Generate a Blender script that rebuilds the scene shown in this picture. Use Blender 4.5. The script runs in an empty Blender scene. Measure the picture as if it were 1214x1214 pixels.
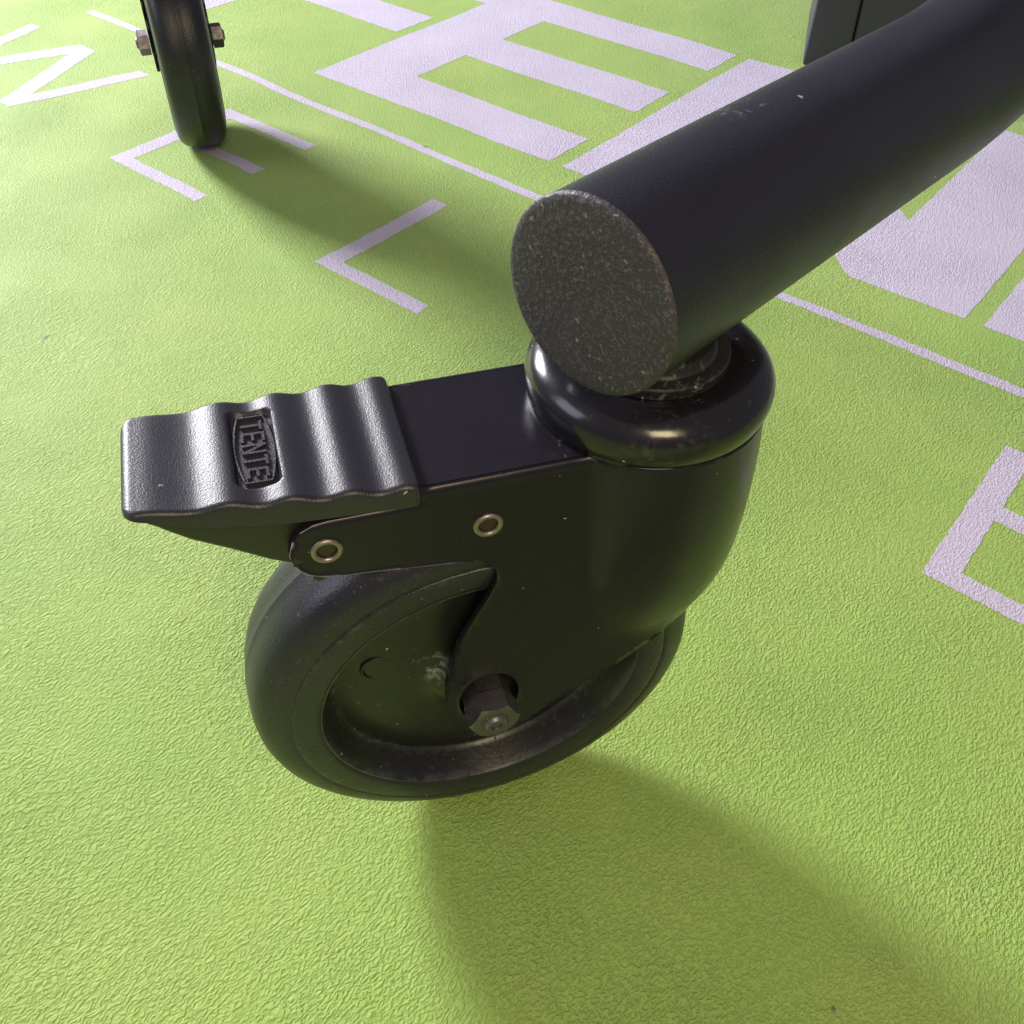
import bpy, bmesh, math, random
from math import sin, cos, pi, sqrt, atan2, radians, exp
from mathutils import Vector, Matrix, noise
from mathutils.geometry import delaunay_2d_cdt

S = 0.001            # everything below is written in millimetres
scene = bpy.context.scene
col = scene.collection
random.seed(4)

# ------------------------------------------------------------------ camera
TH, RO = 0.803, 0.024
r0 = Vector((1, 0, 0)); u0 = Vector((0, sin(TH), cos(TH))); b0 = Vector((0, -cos(TH), sin(TH)))
cr, cu = cos(RO) * r0 + sin(RO) * u0, -sin(RO) * r0 + cos(RO) * u0
cam_data = bpy.data.cameras.new('camera')
cam = bpy.data.objects.new('camera', cam_data); col.objects.link(cam)
mw = Matrix((cr, cu, b0)).transposed().to_4x4(); mw.translation = Vector((0, 0, 0.2843))
cam.matrix_world = mw
cam_data.sensor_width = 36; cam_data.lens = 1120 / 1214 * 36
cam_data.clip_start = 0.01; cam_data.clip_end = 100
scene.camera = cam

# ------------------------------------------------------------------ light
world = bpy.data.worlds.new('World'); scene.world = world; world.use_nodes = True
bg = world.node_tree.nodes['Background']
bg.inputs[0].default_value = (0.80, 0.80, 1.0, 1); bg.inputs[1].default_value = 0.24
scene.view_settings.view_transform = 'Standard'; scene.view_settings.look = 'None'
scene.view_settings.exposure = 0; scene.view_settings.gamma = 1

def area(name, loc, target, size, power, color, size_y=None):
    d = bpy.data.lights.new(name, 'AREA'); d.size = size; d.energy = power; d.color = color
    if size_y: d.shape = 'RECTANGLE'; d.size_y = size_y
    o = bpy.data.objects.new(name, d); col.objects.link(o)
    o.location = Vector(loc)
    o.rotation_euler = (Vector(target) - Vector(loc)).to_track_quat('-Z', 'Y').to_euler()
    return o
area('window_light', (-1.45, 1.65, 0.95), (0.0, 0.2, 0.0), 0.54, 87, (0.97, 0.96, 1.0), 0.40)
area('side_fill_light', (-1.7, -0.1, 1.15), (0.0, 0.2, 0.05), 0.9, 9, (0.86, 0.84, 1.0), 0.8)  # added soft fill from the left, gives tyre, pedal and dome their sheen
area('room_lamp', (0.17, -0.40, 0.72), (0.04, 0.12, 0.0), 0.24, 3.7, (1.0, 0.82, 0.48))

# ------------------------------------------------------------------ helpers
def link(name, me, mat=None, parent=None):
    o = bpy.data.objects.new(name, me); col.objects.link(o)
    if mat: me.materials.append(mat)
    if parent: o.parent = parent
    return o
def finish(name, bm, mat, parent=None, smooth=True, sharp=None, recalc=True):
    if recalc: bmesh.ops.recalc_face_normals(bm, faces=bm.faces)
    if sharp is not None:
        for e in bm.edges:
            if len(e.link_faces) == 2 and e.calc_face_angle(0) > radians(sharp): e.smooth = False
    me = bpy.data.meshes.new(name); bm.to_mesh(me); bm.free()
    if smooth:
        for p in me.polygons: p.use_smooth = True
    return link(name, me, mat, parent)
def L(a, b, h):       # caster coordinates: a along the fork, b along the axle, h up
    return Vector((a * S, -b * S, h * S))
def tag(o, label=None, cat=None, group=None, kind=None):
    if label: o['label'] = label
    if cat: o['category'] = cat
    if group: o['group'] = group
    if kind: o['kind'] = kind
    return o

def mat_new(name):
    m = bpy.data.materials.new(name); m.use_nodes = True
    nt = m.node_tree; return m, nt, nt.nodes['Principled BSDF']
def N(nt, t, **kw):
    n = nt.nodes.new(t)
    for k, v in kw.items():
        if k.startswith('i_'): n.inputs[k[2:].replace('_', ' ')].default_value = v
        else: setattr(n, k, v)
    return n
def mathn(nt, op, a, b=None, c=None, clamp=False):
    n = nt.nodes.new('ShaderNodeMath'); n.operation = op; n.use_clamp = clamp
    for i, x in enumerate((a, b, c)):
        if x is None: continue
        if isinstance(x, (int, float)): n.inputs[i].default_value = x
        else: nt.links.new(x, n.inputs[i])
    return n.outputs[0]
def ramp(nt, src, lo, hi, a=0.0, b=1.0):
    n = nt.nodes.new('ShaderNodeMapRange'); n.inputs[1].default_value = lo; n.inputs[2].default_value = hi
    n.inputs[3].default_value = a; n.inputs[4].default_value = b; nt.links.new(src, n.inputs[0]); return n.outputs[0]
def mixc(nt, fac, a, b):
    n = nt.nodes.new('ShaderNodeMix'); n.data_type = 'RGBA'
    if isinstance(fac, (int, float)): n.inputs[0].default_value = fac
    else: nt.links.new(fac, n.inputs[0])
    for i, x in ((6, a), (7, b)):
        if isinstance(x, tuple): n.inputs[i].default_value = (*x, 1)
        else: nt.links.new(x, n.inputs[i])
    return n.outputs[2]
def noisen(nt, vec, scale, detail=2, rough=0.5, dist=0.0):
    n = N(nt, 'ShaderNodeTexNoise'); n.inputs['Scale'].default_value = scale
    n.inputs['Detail'].default_value = detail; n.inputs['Roughness'].default_value = rough
    n.inputs['Distortion'].default_value = dist
    nt.links.new(vec, n.inputs['Vector']); return n.outputs['Fac']
def coords(nt): return N(nt, 'ShaderNodeTexCoord').outputs['Object']
def bump(nt, h, strength, dist, p, prev=None):
    b = N(nt, 'ShaderNodeBump'); b.inputs['Strength'].default_value = strength; b.inputs['Distance'].default_value = dist
    nt.links.new(h, b.inputs['Height'])
    if prev: nt.links.new(prev, b.inputs['Normal'])
    nt.links.new(b.outputs[0], p.inputs['Normal']); return b.outputs[0]

def specks(nt, vec, scale, size, keep):
    """small isolated dust grains: 1 inside a grain"""
    v = N(nt, 'ShaderNodeTexVoronoi'); v.inputs['Scale'].default_value = scale
    d = N(nt, 'ShaderNodeVectorMath', operation='ADD')
    w = N(nt, 'ShaderNodeTexNoise'); w.inputs['Scale'].default_value = scale * 2.3
    nt.links.new(vec, w.inputs['Vector'])
    sc = N(nt, 'ShaderNodeVectorMath', operation='SCALE'); sc.inputs[3].default_value = 0.7 / scale
    nt.links.new(w.outputs['Color'], sc.inputs[0]); nt.links.new(vec, d.inputs[0]); nt.links.new(sc.outputs[0], d.inputs[1])
    nt.links.new(d.outputs[0], v.inputs['Vector'])
    sep = N(nt, 'ShaderNodeSeparateColor'); nt.links.new(v.outputs['Color'], sep.inputs[0])
    near = ramp(nt, v.outputs['Distance'], size, size * 0.5)
    sel = mathn(nt, 'GREATER_THAN', sep.outputs[0], 1 - keep)
    return mathn(nt, 'MULTIPLY', near, sel)
def scratches(nt, vec, scale, width, thr, dist=0.3):
    """short curved hairs: the level line of one noise, cut by another"""
    n1 = noisen(nt, vec, scale, 1, 0.5, dist)
    line = ramp(nt, mathn(nt, 'ABSOLUTE', mathn(nt, 'SUBTRACT', n1, 0.5)), width, width * 0.3)
    n2 = noisen(nt, vec, scale * 0.83, 2, 0.6)
    return mathn(nt, 'MULTIPLY', line, ramp(nt, n2, thr, thr + 0.05))

def black(name, base, rough, coat=0.0, grain=(900, 0.15, 0.0002), dust=None, scr=None, smudge=0.0, spec=0.5, dustcol=(0.45, 0.43, 0.42)):
    m, nt, p = mat_new(name); v = coords(nt)
    c = base
    colr = mixc(nt, noisen(nt, v, 60, 4), tuple(x * 0.8 for x in base), tuple(x * 1.25 for x in base))
    if dust: colr = mixc(nt, specks(nt, v, *dust), colr, dustcol)
    if scr: colr = mixc(nt, mathn(nt, 'MULTIPLY', scratches(nt, v, *scr[:3]), scr[3]), colr, dustcol)
    nt.links.new(colr, p.inputs['Base Color'])
    sm = noisen(nt, v, 45, 5, 0.65, 0.5)
    nt.links.new(ramp(nt, sm, 0.3, 0.75, rough - smudge, rough + smudge), p.inputs['Roughness'])
    p.inputs['Specular IOR Level'].default_value = spec
    p.inputs['Coat Weight'].default_value = coat; p.inputs['Coat Roughness'].default_value = 0.12
    bump(nt, noisen(nt, v, grain[0], 2, 0.6), grain[1], grain[2], p)
    return m

M = {}
M['tube'] = black('matt black powder coat', (0.012, 0.011, 0.019), 0.42, grain=(1500, 0.5, 0.0003), dust=(240, 0.14, 0.05), smudge=0.05, scr=(70, 0.006, 0.66, 0.25))
M['cap'] = black('scuffed black plastic cap', (0.052, 0.045, 0.056), 0.52, grain=(900, 0.6, 0.0005), dust=(420, 0.2, 0.22), scr=(1050, 0.065, 0.49, 0.32), smudge=0.06, dustcol=(0.25, 0.22, 0.24), spec=0.3)
M['housing'] = black('satin black painted housing', (0.013, 0.011, 0.018), 0.28, grain=(500, 0.12, 0.0002), dust=(420, 0.13, 0.035), smudge=0.06, spec=0.30)
M['dome'] = black('glossy black dome', (0.012, 0.011, 0.015), 0.21, grain=(160, 0.22, 0.0004), dust=(300, 0.15, 0.09), scr=(420, 0.02, 0.64, 0.15), smudge=0.05)
M['collar'] = black('worn black collar', (0.020, 0.020, 0.021), 0.36, dust=(450, 0.16, 0.08), scr=(500, 0.03, 0.62, 0.15), smudge=0.1)
M['pedal'] = black('fine grained black pedal', (0.019, 0.017, 0.026), 0.39, grain=(2600, 0.5, 0.00018), dust=(300, 0.13, 0.04), smudge=0.03, spec=0.62)
M['pedal_under'] = black('black plastic pedal body', (0.017, 0.017, 0.018), 0.42, grain=(1400, 0.35, 0.0003), dust=(300, 0.13, 0.05), smudge=0.05)
M['rubber'] = black('black rubber', (0.018, 0.017, 0.025), 0.36, grain=(1300, 0.45, 0.0003), dust=(600, 0.16, 0.07), scr=(500, 0.03, 0.63, 0.2), smudge=0.07, dustcol=(0.25, 0.24, 0.25))
M['rim'] = black('black nylon wheel core', (0.014, 0.014, 0.014), 0.38, grain=(700, 0.25, 0.0003), dust=(300, 0.15, 0.09), scr=(330, 0.02, 0.62, 0.2), smudge=0.08)

def wear(m, make_mask, colour, amount):
    """lay a worn patch with a shape of its own over the base colour"""
    nt = m.node_tree; p = nt.nodes['Principled BSDF']; v = coords(nt)
    src = p.inputs['Base Color'].links[0].from_socket
    mask = mathn(nt, 'MULTIPLY', make_mask(nt, v), amount, clamp=True)
    nt.links.new(mixc(nt, mask, src, colour), p.inputs['Base Color'])
def spot(nt, v, pos, rad, scale, lo):
    d = N(nt, 'ShaderNodeVectorMath', operation='DISTANCE'); nt.links.new(v, d.inputs[0]); d.inputs[1].default_value = pos
    return mathn(nt, 'MULTIPLY', ramp(nt, d.outputs['Value'], rad, rad * 0.3), ramp(nt, noisen(nt, v, scale, 5, 0.7, 1.0), lo, lo + 0.12))
def band(nt, v, r_a, r_b, scale, lo):
    sp = N(nt, 'ShaderNodeSeparateXYZ'); nt.links.new(v, sp.inputs[0])
    zz = mathn(nt, 'SUBTRACT', sp.outputs['Z'], 0.0625)
    rr = mathn(nt, 'SQRT', mathn(nt, 'ADD', mathn(nt, 'MULTIPLY', sp.outputs['X'], sp.outputs['X']), mathn(nt, 'MULTIPLY', zz, zz)))
    mid, half = (r_a + r_b) / 2, (r_b - r_a) / 2
    f = ramp(nt, mathn(nt, 'ABSOLUTE', mathn(nt, 'SUBTRACT', rr, mid)), half, half * 0.2)
    return mathn(nt, 'MULTIPLY', f, ramp(nt, noisen(nt, v, scale, 6, 0.75, 0.6), lo, lo + 0.15))
wear(M['rim'], lambda nt, v: spot(nt, v, (-0.012, -0.009, 0.070), 0.007, 260, 0.50), (0.34, 0.34, 0.38), 0.7)
wear(M['rim'], lambda nt, v: band(nt, v, 0.0385, 0.0425, 300, 0.50), (0.14, 0.13, 0.14), 0.35)
wear(M['rim'], lambda nt, v: band(nt, v, 0.0435, 0.0455, 150, 0.40), (0.13, 0.12, 0.14), 0.35)
wear(M['rubber'], lambda nt, v: band(nt, v, 0.0530, 0.0590, 330, 0.54), (0.11, 0.10, 0.105), 0.4)
wear(M['rubber'], lambda nt, v: band(nt, v, 0.0505, 0.0535, 220, 0.48), (0.12, 0.11, 0.11), 0.35)
wear(M['dome'], lambda nt, v: spot(nt, v, (0.036, -0.026, 0.154), 0.012, 420, 0.52), (0.20, 0.17, 0.17), 0.18)
wear(M['housing'], lambda nt, v: spot(nt, v, (0.020, -0.014, 0.147), 0.007, 520, 0.60), (0.30, 0.29, 0.24), 0.6)
wear(M['tube'], lambda nt, v: spot(nt, v, (0.030, 0.043, 0.019), 0.010, 330, 0.55), (0.40, 0.39, 0.42), 0.35)
wear(M['collar'], lambda nt, v: spot(nt, v, (0.043, -0.016, 0.161), 0.010, 350, 0.53), (0.28, 0.26, 0.24), 0.5)

def metal(name, base, rough, grain=600, met=1.0):
    m, nt, p = mat_new(name); v = coords(nt)
    p.inputs['Metallic'].default_value = met
    nt.links.new(mixc(nt, noisen(nt, v, 500, 3), tuple(x * 0.75 for x in base), base), p.inputs['Base Color'])
    nt.links.new(ramp(nt, noisen(nt, v, 300, 4), 0.3, 0.7, rough * 0.8, rough * 1.3), p.inputs['Roughness'])
    bump(nt, noisen(nt, v, grain * 2, 2), 0.25, 0.0002, p); return m
M['steel'] = metal('dark zinc steel', (0.20, 0.18, 0.20), 0.40, met=0.85)
M['brass'] = metal('dull brass rivet', (0.42, 0.34, 0.32), 0.45)
M['hole'] = black('dark bore', (0.03, 0.018, 0.016), 0.5)

def mat_floor(name, base_a, base_b, stain):
    m, nt, p = mat_new(name); v = coords(nt)
    big = noisen(nt, v, 9, 4, 0.6)
    fine = noisen(nt, v, 900, 2, 0.5)
    c = mixc(nt, ramp(nt, big, 0.3, 0.7), base_a, base_b)
    # wrinkled leathery relief: warped, slightly stretched noise ridges
    m0 = N(nt, 'ShaderNodeMapping'); m0.inputs['Rotation'].default_value = (0, 0, radians(-48))
    mp = N(nt, 'ShaderNodeMapping'); mp.inputs['Scale'].default_value = (0.70, 1.12, 1)
    nt.links.new(v, m0.inputs[0]); nt.links.new(m0.outputs[0], mp.inputs[0])
    w = ramp(nt, noisen(nt, mp.outputs[0], 1080, 0.8, 0.4, 0.7), 0.30, 0.70)
    w.node.interpolation_type = 'SMOOTHSTEP'
    w2 = noisen(nt, mp.outputs[0], 500, 1, 0.5, 0.5)
    h = mathn(nt, 'ADD', mathn(nt, 'MULTIPLY', w, 0.42), mathn(nt, 'MULTIPLY', w2, 0.40))
    # base colour is darker in the low parts of the relief
    hollow = ramp(nt, h, 0.50, 0.28)
    c = mixc(nt, mathn(nt, 'MULTIPLY', hollow, 0.30), c, tuple(x * 0.62 for x in base_a))
    c = mixc(nt, mathn(nt, 'MULTIPLY', specks(nt, v, 24, 0.04, 0.5), 0.8), c, (0.05, 0.045, 0.05))
    st = mathn(nt, 'MULTIPLY', ramp(nt, noisen(nt, v, 16, 6, 0.7), 0.56, 0.74), 0.24)
    c = mixc(nt, st, c, stain)
    nt.links.new(c, p.inputs['Base Color'])
    p.inputs['Roughness'].default_value = 0.62; p.inputs['Specular IOR Level'].default_value = 0.3
    p.inputs['Sheen Weight'].default_value = 0.15; p.inputs['Sheen Roughness'].default_value = 0.5
    b1 = N(nt, 'ShaderNodeBump'); b1.inputs['Strength'].default_value = 0.85; b1.inputs['Distance'].default_value = 0.0011
    nt.links.new(h, b1.inputs['Height'])
    nt.links.new(ramp(nt, noisen(nt, v, 13, 3, 0.6), 0.32, 0.68, 0.45, 1.0), b1.inputs['Strength'])
    bump(nt, fine, 0.25, 0.0003, p, b1.outputs[0])
    return m
M['green'] = mat_floor('lime green mat', (0.295, 0.465, 0.092), (0.390, 0.525, 0.122), (0.25, 0.29, 0.09))
M['print'] = mat_floor('pale lilac print', (0.58, 0.52, 0.65), (0.63, 0.57, 0.70), (0.42, 0.38, 0.42))

# ------------------------------------------------------------------ floor
def wave(x, y):       # gentle undulation of the mat, millimetres
    z = 1.5 * (noise.noise(Vector((x / 170, y / 150, 3.1)))) + 1.0 * noise.noise(Vector((x / 60, y / 75, 9.7)))
    z += 2.6 * exp(-(((x + 262) / 30) ** 2 + ((y - 640) / 22) ** 2))
    z += 1.3 * exp(-(((x + 400) / 60) ** 2 + ((y - 470) / 40) ** 2))
    for (cx, cy) in ((-10.7, 159.6), (-213, 616)):      # flat where a wheel stands
        d = exp(-(((x - cx) ** 2 + (y - cy) ** 2) / 38 ** 2)); z = z * (1 - d) - 0.3 * d
    return z - 1.1

bm = bmesh.new()
def axis(lo, hi, a, b, fine, coarse):
    v = []; x = lo
    while x < hi: v.append(x); x += fine if a <= x < b else coarse
    v.append(hi); return v
xs = axis(-3000, 3000, -600, 600, 8, 150); ys = axis(-2000, 4000, -50, 1000, 8, 150)
grid = [[bm.verts.new((x * S, y * S, wave(x, y) * S)) for x in xs] for y in ys]
for j in range(len(ys) - 1):
    for i in range(len(xs) - 1): bm.faces.new((grid[j][i], grid[j][i + 1], grid[j + 1][i + 1], grid[j + 1][i]))
floor = finish('floor', bm, M['green'], recalc=False)
tag(floor, 'lime green wrinkled mat with pale printed lettering', kind='structure')

PSI = -0.664
E1 = (cos(PSI), sin(PSI)); E2 = (-sin(PSI), cos(PSI))
def fill(outline, step):
    """triangulate a closed outline with inner grid points"""
    pts = []
    n = len(outline)
    for i in range(n):
        (x0, y0), (x1, y1) = outline[i], outline[(i + 1) % n]
        k = max(1, int(math.hypot(x1 - x0, y1 - y0) / step))
        for j in range(k): pts.append((x0 + (x1 - x0) * j / k, y0 + (y1 - y0) * j / k))
    return pts
def inside(p, poly):
    x, y = p; c = False; n = len(poly); j = n - 1
    for i in range(n):
        xi, yi = poly[i]; xj, yj = poly[j]
        if (yi > y) != (yj > y) and x < (xj - xi) * (y - yi) / (yj - yi) + xi: c = not c
        j = i
    return c
def tri_fill(loops, step, jitter=0.0, inner=None):
    """loops[0] outer, others holes -> verts2d, tris"""
    verts, edges, rl = [], [], []
    for lp in loops:
        p = fill(lp, step); s = len(verts)
        if jitter: p = [(x + random.uniform(-jitter, jitter), y + random.uniform(-jitter, jitter)) for x, y in p]
        rl.append(p); verts += p; edges += [(s + i, s + (i + 1) % len(p)) for i in range(len(p))]
    st = inner or step
    x0 = min(p[0] for p in rl[0]); x1 = max(p[0] for p in rl[0]); y0 = min(p[1] for p in rl[0]); y1 = max(p[1] for p in rl[0])
    cells = {}
    for q in verts: cells.setdefault((int(q[0] // st), int(q[1] // st)), []).append(q)
    y = y0 + st / 2; extra = []
    while y < y1:
        x = x0 + st / 2
        while x < x1:
            p = (x, y)
            if inside(p, rl[0]) and not any(inside(p, h) for h in rl[1:]):
                cx, cy = int(x // st), int(y // st)
                if all((q[0] - x) ** 2 + (q[1] - y) ** 2 > (st * 0.45) ** 2 for i in (-1, 0, 1) for j in (-1, 0, 1) for q in cells.get((cx + i, cy + j), ())):
                    extra.append(p)
            x += st
        y += st
    r = delaunay_2d_cdt([Vector(p) for p in verts + extra], edges, [], 0, 1e-4)
    out = []
    for f in r[2]:
        c = (sum(r[0][i].x for i in f) / 3, sum(r[0][i].y for i in f) / 3)
        if inside(c, rl[0]) and not any(inside(c, h) for h in rl[1:]): out.append(tuple(f))
    return r[0], out
def print_shape(name, loops, label=None, step=4, inner=9):
    v2, tris = tri_fill(loops, step, 0.4, inner)
    bm = bmesh.new(); vs = []
    for p in v2:
        x = p.x * E1[0] + p.y * E2[0]; y = p.x * E1[1] + p.y * E2[1]
        # follow the floor's own facets so that the print never sinks below it
        i = math.floor((x + 600) / 8); gx = -600 + 8 * i; j = math.floor((y + 50) / 8); gy = -50 + 8 * j
        z = max(wave(x, y), ((wave(gx, gy) * (1 - (x - gx) / 8) + wave(gx + 8, gy) * ((x - gx) / 8)) * (1 - (y - gy) / 8)
            + (wave(gx, gy + 8) * (1 - (x - gx) / 8) + wave(gx + 8, gy + 8) * ((x - gx) / 8)) * ((y - gy) / 8)))
        vs.append(bm.verts.new((x * S, y * S, (z + 0.12) * S)))
    for t in tris: bm.faces.new([vs[i] for i in t])
    for f in bm.faces:
        f.normal_update()
        if f.normal.z < 0: f.normal_flip()
    lone = [v for v in bm.verts if not v.link_faces]
    for v in lone: bm.verts.remove(v)
    o = finish(name, bm, M['print'], floor, recalc=False)
    if label: o['label'] = label
    return o
def letter_E(p, q, w, h, sw, sh, mid):
    return [(p, q), (p + w, q), (p + w, q + sh), (p + sw, q + sh), (p + sw, mid), (p + w, mid), (p + w, mid + sh), (p + sw, mid + sh), (p + sw, q + h - sh), (p + w, q + h - sh), (p + w, q + h), (p, q + h)]
print_shape('printed_letter', [letter_E(-576, 480, 224, 247, 64, 45, 581.5)], 'large printed letter E')
print_shape('printed_letter', [[(-786, 480), (-741, 480), (-741, 582), (-587.5, 582), (-587.5, 626.5), (-741, 626.5), (-741, 682), (-560, 682), (-587, 727), (-786, 727)]], 'large printed letter F')
print_shape('printed_letter', [[(-341, 480), (-284, 480), (-284, 727), (-341, 727)]], 'large printed letter stem partly under the tube')
print_shape('printed_letter', [[(-175, 530), (-157, 496), (-145, 482.5), (-139, 479.5), (-75, 480.5), (-75, 727), (-140.5, 727), (-140.5, 563), (-151, 574), (-165, 566)]], 'large printed letter J')
print_shape('printed_letter', [[(-65, 480), (0, 480), (0, 600), (90, 480), (150, 480), (150, 727), (88, 727), (88, 600), (0, 727), (-65, 727)]], 'large printed letter N at the right edge')
print_shape('printed_letter', [letter_E(-571, 297, 88, 99, 12.5, 9.7, 342.5)], 'small printed letter E under the rear wheel', 2.2, 6)
print_shape('printed_letter', [[(-377, 297), (-299, 297), (-299, 306.5), (-364.5, 307), (-364.5, 395), (-377, 395)]], 'small printed letter L', 2.2, 6)
print_shape('printed_letter', [[(-193, 297), (-116, 297), (-116, 306.5), (-181, 307), (-181, 395), (-193, 395)]], 'small printed letter L below the caster', 2.2, 6)
print_shape('printed_letter', [letter_E(-23.5, 296.5, 88, 98.5, 12.6, 10, 344)], 'small printed letter E at the right edge', 2.2, 6)
print_shape('printed_letter', [[(-820, 395), (-806, 395), (-784, 318), (-751, 395), (-731, 395), (-697, 318), (-675, 395), (-661, 395), (-689, 297), (-703, 297), (-741, 378), (-777, 297), (-791, 297)]], 'small printed letter W', 2.2, 6)
ul = [(-812, 440), (-700, 439.5), (-650, 438), (-600, 439), (-560, 437.5), (-480, 436), (-350, 435), (-160, 433.5), (200, 436.5)]
print_shape('printed_line', [ul + [(x, y + 7.2) for x, y in reversed(ul)]], 'thin printed rule between the large and small letters', 6, 12)

# ------------------------------------------------------------------ caster builder
def lathe(profile, axis, centre, n=96, closed=True):
    """profile (t, r): t along the axis; axis 'b' (wheel axle) or 'h' (upright)"""
    bm = bmesh.new(); rings = []
    for t, r in profile:
        ring = []
        for k in range(n if r > 1e-6 else 1):
            f = 2 * pi * k / n
            if axis == 'b': p = L(centre[0] + r * cos(f), t, centre[1] + r * sin(f))
            else: p = L(centre[0] + r * cos(f), centre[1] + r * sin(f), t)
            ring.append(bm.verts.new(p))
        rings.append(ring)
    pairs = [(rings[i], rings[i + 1]) for i in range(len(rings) - 1)]
    if closed: pairs.append((rings[-1], rings[0]))
    for A, B in pairs:
        if len(A) == 1 and len(B) == 1: continue
        for k in range(n):
            k2 = (k + 1) % n
            if len(A) == 1: bm.faces.new((A[0], B[k], B[k2]))
            elif len(B) == 1: bm.faces.new((A[k], B[0], A[k2]))
            else: bm.faces.new((A[k], B[k], B[k2], A[k2]))
    return bm
def mirror_profile(p): return p + [(-t, r) for t, r in reversed(p) if t > 0]

def interp(tab, x):
    if x <= tab[0][0]: return tab[0][1]
    for (x0, y0), (x1, y1) in zip(tab, tab[1:]):
        if x <= x1:
            f = (x - x0) / (x1 - x0); return y0 + (y1 - y0) * f
    return tab[-1][1]
def smooth_interp(tab, x):
    return sum(interp(tab, x + d) for d in (-5, -2.5, 0, 2.5, 5)) / 5

W0, AK = 18.3, 42.9
SEMI_A = [(50, 18), (76, 21.0), (84, 26.4), (92, 29.2), (100, 30.0), (110, 30.1), (120, 29.7), (135, 28.8), (148, 27.2), (154, 27.2)]
SEMI_B = [(50, 17.4), (76, 18.5), (84, 20.6), (92, 22.8), (100, 24.6), (110, 26.0), (120, 27.0), (135, 27.5), (148, 27.2), (154, 27.2)]
PHI0 = atan2(W0, 20 - AK); S_END = 88.0
def shell_point(s, t):
    """sheet coordinates (s along the wall, t up) to caster coordinates, near side"""
    inset = 0; h = t
    if t > 145.8:
        a_ = min((t - 145.8) / 1.2, pi / 2); h = 145.8 + 1.2 * sin(a_); inset = 1.2 * (1 - cos(a_))
    k_ = min(1, max(0, (31 - s) / 6)); inset *= k_; h = h * k_ + t * (1 - k_)
    if s <= 20: return (s, W0 - inset, h)
    phi = PHI0 * (1 - (s - 20) / (S_END - 20))
    A, B = smooth_interp(SEMI_A, h), smooth_interp(SEMI_B, h)
    ell = 1 / sqrt((cos(phi) / (A if phi < pi / 2 else 27.8)) ** 2 + (sin(phi) / B) ** 2)
    if phi > pi / 2:
        st = W0 / sin(phi); w = min(1, (PHI0 - phi) / 0.35)
        k = 2.2; d = max(k - abs(st - ell), 0) / k
        rho = max(st, ell) + d * d * k * 0.25 * w
        rho = st + (rho - st) * (w * w * (3 - 2 * w))
    else:
        st = W0 / max(sin(phi), 1e-3); rho = ell
        if st < 1e3: k = 2.2; d = max(k - abs(min(st, 1e3) - ell), 0) / k; rho = ell + (d * d * k * 0.25 if phi > 1.2 else 0)
    rho -= inset
    return (AK + rho * cos(phi), rho * sin(phi), h)

OUT = [(-14.3, 143.4), (-34, 143.6), (-37, 143.2), (-39.8, 141.8), (-41.9, 139.2), (-43, 135.6), (-42.4, 131.6), (-40.2, 128.4), (-37, 126.8), (-32, 125.9), (-26.7, 125.2), (-15, 123.4), (-5, 121.9), (-1.5, 120.9), (0.9, 119), (2.2, 116), (2.2, 112.6), (0.8, 108.8), (-1.6, 104), (-4.8, 97.5), (-7.6, 90.9), (-10, 82.3), (-11.3, 74), (-11.5, 66), (-10.6, 59.5), (-8.6, 53.6), (-5.6, 48.6), (-1.5, 45.2), (3, 44.0), (6.8, 44.7), (10, 46.9), (18, 53.4), (25, 58.6), (31, 62.6), (37, 66.6), (44, 71), (50, 74.4), (57, 77), (66, 78), (76, 76), (S_END, 74.5), (S_END, 148.0), (-14.3, 148.0)]
def cup_ring(f):      # pressed cup round the axle; f = 0 at the cheek, 1 at the cup floor
    g = f * f * (3 - 2 * f)
    return [(0.2 + (8.4 - 0.8 * g) * cos(2 * pi * k / 40), 64.4 - 1.6 * g + (10.8 - 3.0 * g) * sin(2 * pi * k / 40)) for k in range(40)]
def build_cups(parent):
    for sd in (1, -1):
        bm = bmesh.new(); rings = []
        for q in range(9):
            f = q / 8; rings.append([bm.verts.new(L(x, sd * (18.28 - 4.7 * (1 - cos(pi * f)) / 2), y)) for x, y in cup_ring(f)])
        for A, B in zip(rings, rings[1:]):
            for k in range(40): bm.faces.new((A[k], A[(k + 1) % 40], B[(k + 1) % 40], B[k]))
        bm.faces.new(rings[-1])
        o = finish('axle_cup', bm, M['housing'], parent, sharp=60)
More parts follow.
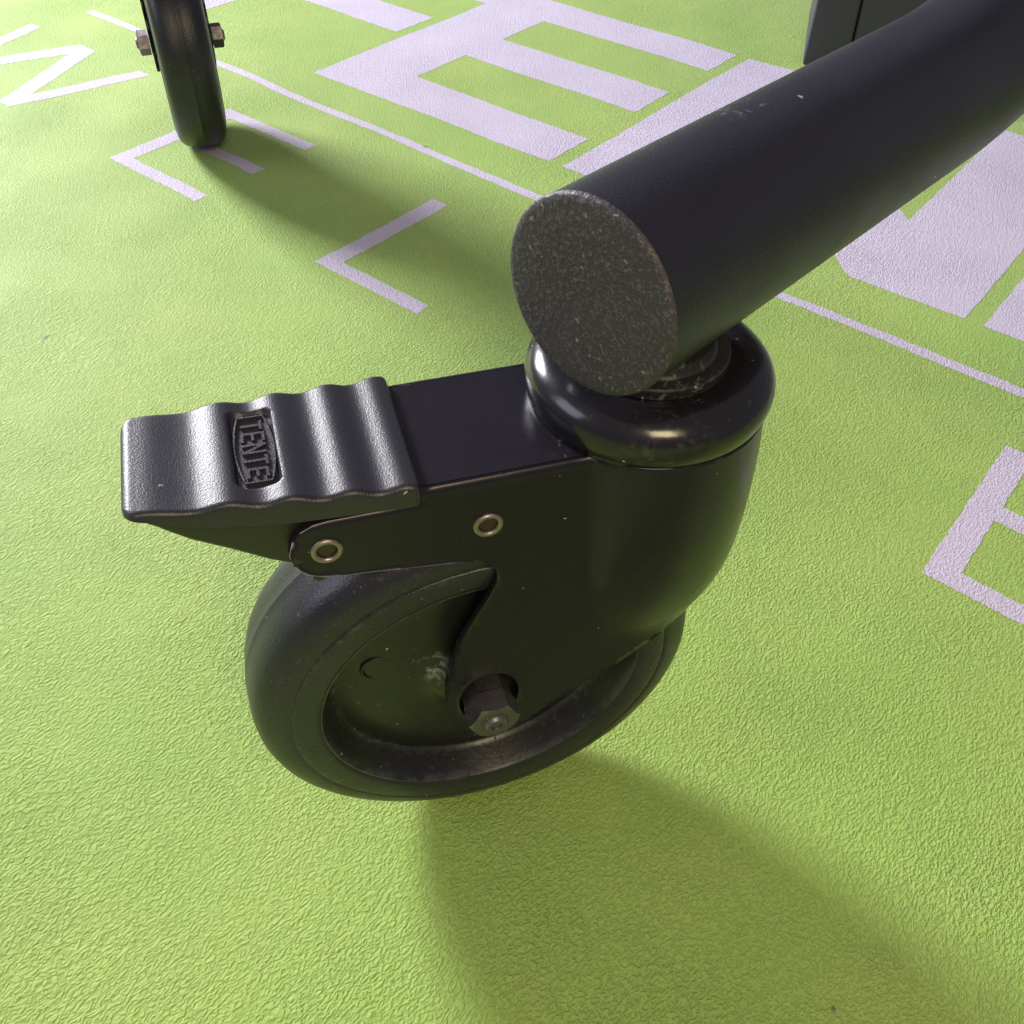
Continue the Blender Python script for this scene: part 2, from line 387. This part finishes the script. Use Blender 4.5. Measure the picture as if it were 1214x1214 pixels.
def build_housing(parent):
    hole = cup_ring(0)
    v2, tris = tri_fill([OUT, hole], 1.3, 0, 2.0)
    bm = bmesh.new(); ids = []
    for side in (1, -1):
        vs = []
        for p in v2:
            a, b, h = shell_point(p.x, p.y)
            vs.append(bm.verts.new(L(a, side * b, h)))
        ids.append(vs)
        for t in tris:
            bm.faces.new([vs[i] for i in (t if side == 1 else t[::-1])])
    bmesh.ops.remove_doubles(bm, verts=[v for v in bm.verts], dist=0.00002)
    for v in [v for v in bm.verts if not v.link_faces]: bm.verts.remove(v)
    bmesh.ops.recalc_face_normals(bm, faces=bm.faces)
    ref = max(bm.faces, key=lambda f: -f.calc_center_median().y)
    ref.normal_update()
    if ref.normal.y > 0: bmesh.ops.reverse_faces(bm, faces=bm.faces)
    o = finish('housing', bm, M['housing'], parent, recalc=False)
    m = o.modifiers.new('thickness', 'SOLIDIFY'); m.thickness = 0.0019; m.offset = -1; m.use_even_offset = False
    b = o.modifiers.new('edge', 'BEVEL'); b.width = 0.00035; b.segments = 2; b.limit_method = 'ANGLE'; b.angle_limit = radians(60)
    b.harden_normals = False
    build_cups(parent)
    # flat top plate, butting against the rolled top edge
    bm = bmesh.new()
    pts = [(-14.2, -16.75), (60, -16.75), (60, 16.75), (-14.2, 16.75)]
    top = [bm.verts.new(L(a, bb, 146.96)) for a, bb in pts]; bot = [bm.verts.new(L(a, bb, 144.9)) for a, bb in pts]
    bm.faces.new(top); bm.faces.new(bot[::-1])
    for i in range(4): bm.faces.new((top[i], bot[i], bot[(i + 1) % 4], top[(i + 1) % 4]))
    finish('top_plate', bm, M['housing'], parent, smooth=False)
    return o

CREST = [(-72.5, 0.3), (-68, 0.4), (-59.2, -1), (-52, 1), (-46, -1), (-40, 1), (-34, -1), (-28.2, 1), (-22.8, -1), (-17.2, 0.9), (-14, 0.2)]
def ht(a):            # upper surface of the pedal, wavy
    base = 152.0 + (a + 71) / 57 * (148.9 - 152.0)
    for (x0, y0), (x1, y1) in zip(CREST, CREST[1:]):
        if a <= x1 or x1 == -14:
            f = min(1, max(0, (a - x0) / (x1 - x0))); f = (1 - cos(pi * f)) / 2
            return base + 0.62 * (y0 + (y1 - y0) * f)
def hw(a): return 15.3 + (a + 71) / 57 * 4.2
HLOW = [(-72, 150.9), (-68, 149.6), (-62, 147.2), (-56, 145.7), (-48, 144.6), (-40, 143.9), (-14, 143.7)]
HUND = [(-72.2, 149.5), (-70, 148.6), (-68, 147.4), (-65, 144.4), (-61, 141.0), (-54, 136.6), (-47, 131.8), (-43, 129.5), (-36, 129.2), (-30, 133), (-14, 141)]
def recess(a, b):     # name plate pocket, depth below the surface
    ca, cb, ra, rb, rr = -45.7, -0.4, 4.7, 12.2, 2.0
    qx, qy = abs(a - ca) - ra + rr, abs(b - cb) - rb + rr
    d = math.hypot(max(qx, 0), max(qy, 0)) + min(max(qx, qy), 0) - rr
    f = min(1, max(0, (-d + 0.1) / 0.8)); return f * f * (3 - 2 * f)
def floor_h(a): return 149.55 + (a + 46.7) * -0.03 - 0.05
def top_h(a, b):
    f = recess(a, b); return ht(a) * (1 - f) + min(floor_h(a), ht(a)) * f
def build_pedal(parent):
    # cap
    st = [(-72.25, 1.3), (-72.0, 0.75), (-71.5, 0.3), (-70.8, 0.05)]
    a = -70.4
    while a < -14.6: st.append((a, 0)); a += 0.42
    st += [(-14.75, 0.12), (-14.45, 0.4), (-14.3, 0.9)]
    bm = bmesh.new(); rings = []
    NB = 92
    for a, ins in st:
        w = hw(a) - ins; pts = []
        if a < -69.5: w -= 1.8 * ((-69.5 - a) / 2.75) ** 2
        if a > -16: w -= 0.6 * ((a + 16) / 1.7) ** 2
        lo = interp(HLOW, a)
        R = 1.3
        for i in range(NB + 1):
            b = -(w - R) + 2 * (w - R) * i / NB
            pts.append((b, top_h(a, b) - ins))
        e = pts[-1][1]
        for f in (22, 45, 67, 90): pts.append((w - R + R * sin(radians(f)), e - R + R * cos(radians(f))))
        lo = min(lo + ins * 0.6, e - R - 0.4)
        side = [(w + 0.12, (e - R + lo) / 2 + 0.2), (w + 0.15, lo + 0.35), (w - 0.25, lo), (w - 2.2, lo + 0.05)]
        pts += side
        pts += [(-x, y) for x, y in reversed(side)]
        for f in (90, 67, 45, 22): pts.append((-(w - R) - R * sin(radians(f)), pts[0][1] - R + R * cos(radians(f))))
        rings.append([bm.verts.new(L(a, b, h)) for b, h in pts])
    for A, B in zip(rings, rings[1:]):
        n = len(A)
        for k in range(n): bm.faces.new((A[k], A[(k + 1) % n], B[(k + 1) % n], B[k]))
    bm.faces.new(rings[0]); bm.faces.new(rings[-1][::-1])
    cap = finish('pedal_cap', bm, M['pedal'], parent, sharp=40)
    # under body
    bm = bmesh.new(); rings = []
    a = -71.2
    while a < -15:
        w = min(hw(a) - 1.3, 15.8); u = interp(HUND, a); lo = interp(HLOW, a) + 0.8
        if a < -69: w -= 1.5 * ((-69 - a) / 2.2) ** 2
        u = min(u, lo - 0.5); R = min(2.0, (lo - u) / 2)
        pts = [(-w, lo), (w, lo), (w, u + R)] + [(w - R + R * cos(radians(f)), u + R - R * sin(radians(f))) for f in (30, 60, 90)]
        pts += [(-x, y) for x, y in reversed(pts[2:])]
        rings.append([bm.verts.new(L(a, b, h)) for b, h in pts]); a += 1.0
    for A, B in zip(rings, rings[1:]):
        n = len(A)
        for k in range(n): bm.faces.new((A[k], A[(k + 1) % n], B[(k + 1) % n], B[k]))
    bm.faces.new(rings[0]); bm.faces.new(rings[-1][::-1])
    under = finish('pedal_body', bm, M['pedal_under'], cap, sharp=35)
    # raised name plate: barrel outline and five letters, read across the pedal
    def ribbon(path, width, z0, z1, name, closed=False):
        bm = bmesh.new(); n = len(path); q = []
        for i, (a, b) in enumerate(path):
            p0 = path[(i - 1) % n] if closed or i > 0 else path[i]; p1 = path[(i + 1) % n] if closed or i < n - 1 else path[i]
            t = Vector((p1[0] - p0[0], p1[1] - p0[1])).normalized(); nn = Vector((-t.y, t.x)) * width / 2
            prof = [(1, z0), (0.75, z1), (-0.75, z1), (-1, z0)]
            q.append([bm.verts.new(L(a + nn.x * k, b + nn.y * k, floor_h(a) + zz)) for k, zz in prof])
        m = n if closed else n - 1
        for i in range(m):
            A, B = q[i], q[(i + 1) % n]
            for k in range(4): bm.faces.new((A[k], A[(k + 1) % 4], B[(k + 1) % 4], B[k]))
        if not closed: bm.faces.new(q[0]); bm.faces.new(q[-1][::-1])
        return finish(name, bm, M['pedal'], cap, sharp=30)
    ca, cb = -45.7, -0.4
    loop = []
    for k in range(13): f = -1 + 2 * k / 12; loop.append((ca + 2.7 + 1.35 * (1 - f * f), cb + f * 10.4))
    for k in range(13): f = 1 - 2 * k / 12; loop.append((ca - 2.7 - 1.35 * (1 - f * f), cb + f * 10.4))
    ribbon(loop, 0.5, -0.1, 0.75, 'nameplate_frame', True)
    # strokes: x to the right of the reader (= +b), y up the letter (= +a)
    glyph = {'T': [((0, 1), (1, 1)), ((.5, 1), (.5, 0))], 'E': [((0, 0), (0, 1)), ((0, 1), (1, 1)), ((0, .5), (.85, .5)), ((0, 0), (1, 0))],
             'N': [((0, 0), (0, 1)), ((0, 1), (1, 0)), ((1, 0), (1, 1))]}
    for i, ch in enumerate('TENTE'):
        bm = bmesh.new()
        for (x0, y0), (x1, y1) in glyph[ch]:
            wd, hg = 2.3, 3.9 + (0.5 if i in (1, 2, 3) else 0)
            P0 = Vector((ca - hg / 2 + y0 * hg, cb + (i - 2) * 3.75 - wd / 2 + x0 * wd)); P1 = Vector((ca - hg / 2 + y1 * hg, cb + (i - 2) * 3.75 - wd / 2 + x1 * wd))
            t = (P1 - P0).normalized(); nn = Vector((-t.y, t.x)) * 0.31; P0 = P0 - t * 0.3; P1 = P1 + t * 0.3
            cs = [P0 + nn, P0 - nn, P1 - nn, P1 + nn]
            zz = 0.62 + 0.004 * len(bm.verts) / 8
            top = [bm.verts.new(L(p.x, p.y, floor_h(p.x) + zz)) for p in cs]; bot = [bm.verts.new(L(p.x, p.y, floor_h(p.x) - 0.1)) for p in cs]
            bm.faces.new(top); bm.faces.new(bot[::-1])
            for k in range(4): bm.faces.new((top[k], bot[k], bot[(k + 1) % 4], top[(k + 1) % 4]))
        o = finish('raised_letter', bm, M['pedal'], cap, smooth=False); o['label'] = 'raised letter ' + ch
    # hinge lug under the pedal, seen as a small dark bead
    bm = lathe([(17.0, 0), (17.0, 1.6), (14, 1.9), (14, 0)], 'b', (-37.5, 126.0), 16, False)
    finish('hinge_lug', bm, M['pedal_under'], cap, sharp=40)
    return cap

def build_wheel(parent):
    tyre = mirror_profile([(15.1, 44.9), (15.55, 45.6), (15.75, 46.5), (15.8, 51.9), (15.65, 52.3), (15.35, 52.45), (15.3, 52.7), (15.45, 52.95), (15.3, 54.2), (14.9, 56.2), (13.9, 58.4), (12.4, 60.1), (10.2, 61.4), (7.2, 62.15), (3.5, 62.42), (0.35, 62.5), (0.0, 62.62)])
    w = finish('wheel', lathe(tyre, 'b', (0, 62.5), 160), M['rubber'], parent, sharp=50)
    w['label'] = 'rubber tyre of the wheel'
    half = [(11.8, 0.01), (11.8, 10.2), (11.2, 11.6), (9.6, 13.6), (8.8, 16.5), (8.2, 20), (8.0, 30), (7.0, 36), (6.2, 39.2), (6.0, 40.4), (6.5, 41.0), (8, 41.6), (14.6, 44.2), (15.35, 44.6), (15.35, 45.1), (0, 45.3)]
    prof = half + [(-t, r) for t, r in reversed(half[:-1])]
    rim = finish('rim', lathe(prof, 'b', (0, 62.5), 128, False), M['rim'], w, sharp=38)
    for side in (1, -1):
        for (a, h, r, b) in ((-27.8, 74.3, 4.3, 8.0), (27, 74, 4.3, 8.0), (0.5, 32.5, 4.3, 8.0)):
            ring = [(side * (b - 0.3), r - 0.55), (side * (b + 0.06), r - 0.3), (side * (b + 0.06), r + 0.1), (side * (b - 0.3), r + 0.35)]
            finish('ejector_ring', lathe(ring, 'b', (a, h), 28), M['rim'], w)
        # moulding seam across the rim band
        bm = bmesh.new(); f0 = radians(-82.5)
        q = []
        for (b, r) in ((6.4, 41.0), (8.2, 41.7), (14.6, 44.2)):
            for d in (-0.22, 0.22):
                for up in (0.0, 0.22):
                    rr = r - up; q.append(bm.verts.new(L(rr * cos(f0) + d * -sin(f0), side * b, 62.5 + rr * sin(f0) + d * cos(f0))))
        for k in (0, 1):
            A = q[k * 4:k * 4 + 4]; B = q[k * 4 + 4:k * 4 + 8]
            bm.faces.new((A[1], A[3], B[3], B[1])); bm.faces.new((A[0], A[1], B[1], B[0])); bm.faces.new((A[2], A[3], B[3], B[2]))
        finish('mould_seam', bm, M['rim'], w, smooth=False)
    return w

def hex_nut(b0, b1, af, chamfer, rot=0.0, bore=0.0):
    """hexagonal prism along the axle with a conical chamfer at the b1 end"""
    bm = bmesh.new(); n = 10; loops = []
    def pt(k, j):
        a0 = rot + pi / 3 * k; R = af / 2 / cos(pi / 6)
        x0, y0, x1, y1 = R * cos(a0), R * sin(a0), R * cos(a0 + pi / 3), R * sin(a0 + pi / 3)
        return x0 + (x1 - x0) * j / n, y0 + (y1 - y0) * j / n
    sg = 1 if b1 > b0 else -1
    base, top, cone = [], [], []
    for k in range(6):
        for j in range(n):
            x, y = pt(k, j); r = math.hypot(x, y)
            base.append(bm.verts.new(L(x, b0, 62.5 + y)))
            top.append(bm.verts.new(L(x, b1 - sg * (max(0, r - af / 2 + 0.05) * 0.62 if chamfer else 0), 62.5 + y)))
            rr = (af / 2 - 0.15) / r; cone.append(bm.verts.new(L(x * rr, b1, 62.5 + y * rr)))
    m = len(base)
    for i in range(m):
        j = (i + 1) % m
        bm.faces.new((base[i], base[j], top[j], top[i])); bm.faces.new((top[i], top[j], cone[j], cone[i]))
    bm.faces.new(cone); bm.faces.new(base[::-1])
    return bm

def build_caster(name, loc, rot, label, braked=True):
    root = bpy.data.objects.new(name, None); col.objects.link(root)
    root.empty_display_size = 0.02
    root.location = (loc[0] * S, loc[1] * S, 0); root.rotation_euler = (0, 0, rot)
    tag(root, label, 'caster', 'swivel casters standing on the green mat')
    hsg = build_housing(root)
    build_wheel(root)
    build_pedal(root)
    # axle: round bolt through both cheeks, hex collars and nuts at both ends
    for sd in (1, -1):
        nut = finish('axle_nut', hex_nut(sd * 19.0, sd * 25.4, 12.4, True, pi / 6 * 0 + radians(0 if sd == 1 else 9)), M['steel'], root, sharp=28)
        finish('hex_collar', hex_nut(sd * 13.3, sd * 18.6, 11.9, False, radians(-3)), M['steel'], nut, sharp=28)
        tip = [(sd * 24.9, 0.0), (sd * 24.9, 4.1), (sd * 25.7, 4.0), (sd * 25.75, 3.5), (sd * 25.55, 3.3), (sd * 26.1, 3.1), (sd * 26.7, 2.5), (sd * 26.75, 1.7), (sd * 26.1, 1.5), (sd * 26.1, 0.0)]
        finish('bolt_end', lathe(tip, 'b', (0, 62.5), 32, False), M['steel'], nut, sharp=30)
        for (a, h) in ((-35.2, 135.0), (0.0, 132.9)):
            rv = [(sd * 17.9, 2.2), (sd * 18.45, 2.15), (sd * 18.95, 2.45), (sd * 19.05, 2.85), (sd * 18.9, 3.3), (sd * 18.35, 3.5), (sd * 17.9, 3.5)]
            o = finish('rivet', lathe(rv, 'b', (a, h), 36), M['brass'], root)
            core = [(sd * 18.36, 0.0), (sd * 18.42, 0.9), (sd * 18.35, 1.5), (sd * 18.3, 2.3), (sd * 17.9, 2.3), (sd * 17.9, 0)]
            finish('rivet_core', lathe(core, 'b', (a, h), 24, False), M['hole'], o)
    # swivel dome
    pr = [(146.5, 24), (146.8, 26.5), (147.2, 26.95), (147.7, 27.0), (148.1, 27.1), (148.7, 27.4), (149.5, 27.75), (150.6, 28.05), (151.8, 28.25), (153.0, 28.3), (154.4, 28.1), (155.8, 27.5), (157.2, 26.4), (158.4, 24.8), (159.2, 22.9), (159.45, 21.0), (159.3, 19.8), (158.6, 18.5), (157.9, 16.5), (157.8, 15.0), (156, 12), (147, 12)]
    dome = finish('swivel_dome', lathe(pr, 'h', (AK, 0), 128), M['dome'], root, sharp=50)
    cl = [(157.0, 10), (157.9, 16.7), (158.3, 17.2), (160.4, 17.2), (160.9, 16.9), (161.1, 16.1), (161.2, 14.2), (161.7, 13.6), (163.2, 13.2), (164.0, 13.2), (164.2, 0.0), (157, 0)]
    finish('swivel_collar', lathe(cl, 'h', (AK, 0), 96, False), M['collar'], root, sharp=30)
    return root

caster1 = build_caster('caster', (-10.68, 159.62), 0.3046, 'nearest black swivel caster with ribbed brake pedal, under the horizontal tube end')
# ------------------------------------------------------------------ copy the caster for the far wheel
def copy_tree(o, parent=None):
    c = o.copy(); col.objects.link(c)
    if parent: c.parent = parent
    for ch in list(o.children): copy_tree(ch, c)
    return c
caster2 = copy_tree(caster1)
caster2.location = (-213 * S, 616.0 * S, 0)
caster2.rotation_euler = (0, 0, radians(110))
caster2['label'] = 'far black caster at the top left, its wheel seen edge-on over a small letter E'

# ------------------------------------------------------------------ frame tubes
def sweep(path, r, n=96, cap_ends=True):
    bm = bmesh.new(); rings = []
    up = Vector((0, 0, 1)); prev = None
    for i, p in enumerate(path):
        t = (path[min(i + 1, len(path) - 1)] - path[max(i - 1, 0)]).normalized()
        if prev is None:
            x = t.cross(up) if abs(t.z) < 0.9 else t.cross(Vector((0, 1, 0))); x.normalize()
        else: x = (prev - t * prev.dot(t)).normalized()
        prev = x; y = x.cross(t)
        rings.append([bm.verts.new((p + (x * cos(2 * pi * k / n) + y * sin(2 * pi * k / n)) * r) * S) for k in range(n)])
    for A, B in zip(rings, rings[1:]):
        for k in range(n): bm.faces.new((A[k], A[(k + 1) % n], B[(k + 1) % n], B[k]))
    if cap_ends: bm.faces.new(rings[0]); bm.faces.new(rings[-1][::-1])
    return bm
PHI = 0.3046
U = Vector((cos(PHI), sin(PHI), 0)); V = Vector((sin(PHI), -cos(PHI), 0))
C0 = Vector((-10.68, 159.62, 0)) + U * 19.9 + V * 14.8 + Vector((0, 0, 184.85))
D0 = U * cos(-0.515) + V * sin(-0.515)
path = [C0 + D0 * s for s in (1.6, 3, 20, 50, 80, 110, 132)]
R = 190.0; c0 = C0 + D0 * 132
for k in range(1, 25):
    f = radians(60) * k / 24; path.append(c0 + D0 * R * sin(f) + Vector((0, 0, R * (1 - cos(f)))))
dd = D0 * cos(radians(60)) + Vector((0, 0, sin(radians(60))))
e0 = path[-1]; path += [e0 + dd * s for s in (30, 120, 260)]
leg = bpy.data.objects.new('support_tube', None); col.objects.link(leg); leg.location = (0, 0, 0)
leg.location = C0 * S
def rebase(o, parent):   # keep child geometry in world position under an Empty away from the origin
    for v in o.data.vertices: v.co -= parent.location
    o.parent = parent
tag(leg, 'thick matt black tube with scuffed flat end cap lying over the near caster', 'tube leg')
t1 = finish('tube', sweep(path, 20.05), M['tube'], sharp=40); rebase(t1, leg)
def disc(c, d, prof, n=96):
    bm = bmesh.new(); x = d.cross(Vector((0, 0, 1))).normalized(); y = x.cross(d); rings = []
    for t, r in prof:
        rings.append([bm.verts.new((c + d * t + (x * cos(2 * pi * k / n) + y * sin(2 * pi * k / n)) * r) * S) for k in range(n if r > 0 else 1)])
    for A, B in zip(rings, rings[1:]):
        for k in range(n):
            k2 = (k + 1) % n
            if len(A) == 1: bm.faces.new((A[0], B[k], B[k2]))
            elif len(B) == 1: bm.faces.new((A[k], B[0], A[k2]))
            else: bm.faces.new((A[k], B[k], B[k2], A[k2]))
    return bm
cp = finish('end_cap', disc(C0, D0, [(0.05, 0), (0.0, 12), (0.05, 18.6), (0.25, 19.6), (0.6, 20.1), (1.3, 20.25), (1.5, 20.0), (1.55, 19.6), (3, 19.2), (3, 0)]), M['cap'], sharp=60); rebase(cp, leg)
weld = finish('tube_socket', disc(Vector((-10.68, 159.62, 163.6)) + U * 42.9, Vector((0, 0, 1)).cross(Vector((0, 0, 0))) + Vector((0, 0.0001, 1)), [(0, 0), (0, 11.6), (1.2, 11.9), (7, 11.9), (7, 0)], 48), M['tube'], sharp=40); rebase(weld, leg)

# upright post on the far caster, standing above the frame of the photograph
K2 = Vector((-213, 616.0, 0)) + Vector((cos(radians(110)), sin(radians(110)), 0)) * 42.9
post = bpy.data.objects.new('frame_post', None); col.objects.link(post); post.location = (K2 + Vector((0, 0, 164))) * S
tag(post, 'short upright black post on top of the far caster', 'post')
pt_ = finish('tube', sweep([K2 + Vector((0, 0, h)) for h in (164.3, 166, 180, 200, 232)], 14), M['tube'], sharp=40); rebase(pt_, post)
pc = finish('end_cap', disc(K2 + Vector((0, 0, 234)), Vector((0, 0.0001, -1)), [(0, 0), (0, 13.5), (1, 14.2), (2, 14.0), (2, 0)], 48), M['cap'], sharp=40); rebase(pc, post)

# ------------------------------------------------------------------ dark equipment foot behind the tube
m, nt, p = mat_new('dark grey plastic'); v = coords(nt)
nt.links.new(mixc(nt, noisen(nt, v, 30, 4), (0.050, 0.048, 0.064), (0.064, 0.061, 0.080)), p.inputs['Base Color']); p.inputs['Roughness'].default_value = 0.55
bump(nt, noisen(nt, v, 900, 2), 0.3, 0.0003, p); M['grey'] = m
m, nt, p = mat_new('warm grey plastic'); v = coords(nt)
nt.links.new(mixc(nt, noisen(nt, v, 40, 4), (0.22, 0.21, 0.20), (0.28, 0.27, 0.26)), p.inputs['Base Color']); p.inputs['Roughness'].default_value = 0.5; M['beige'] = m
foot = bpy.data.objects.new('equipment_foot', None); col.objects.link(foot)
foot.location = (0.218, 0.767, 0); foot.rotation_euler = (0, 0, radians(-14))
tag(foot, 'dark grey plastic foot with a seam, at the top right behind the thick tube', 'equipment foot')
def slab(name, profile, y0, y1, mat, parent, bev):
    bm = bmesh.new()
    A = [bm.verts.new((x * S, y0 * S, z * S)) for x, z in profile]; B = [bm.verts.new((x * S, y1 * S, z * S)) for x, z in profile]
    bm.faces.new(A); bm.faces.new(B[::-1]); n = len(A)
    for k in range(n): bm.faces.new((A[k], B[k], B[(k + 1) % n], A[(k + 1) % n]))
    bmesh.ops.recalc_face_normals(bm, faces=bm.faces)
    bmesh.ops.bevel(bm, geom=list(bm.edges), offset=bev * S, segments=3, affect='EDGES', profile=0.5)
    return finish(name, bm, mat, parent, sharp=35)
slab('side_panel', [(0, -0.5), (33, -0.5), (25, 260), (0, 260)], 0, 120, M['grey'], foot, 2.0)
slab('front_panel', [(33.6, -0.5), (96, -0.5), (92, 14), (74, 60), (62, 130), (58, 260), (25.6, 260)], 1.5, 118, M['grey'], foot, 3.0)
col_ = finish('column', sweep([Vector((92, 62, h)) for h in (6, 20, 120, 260)], 19, 48), M['beige'], foot, sharp=40)
base = finish('base_disc', sweep([Vector((92, 62, h)) for h in (-0.5, 6)], 27, 48), M['beige'], foot, sharp=40)
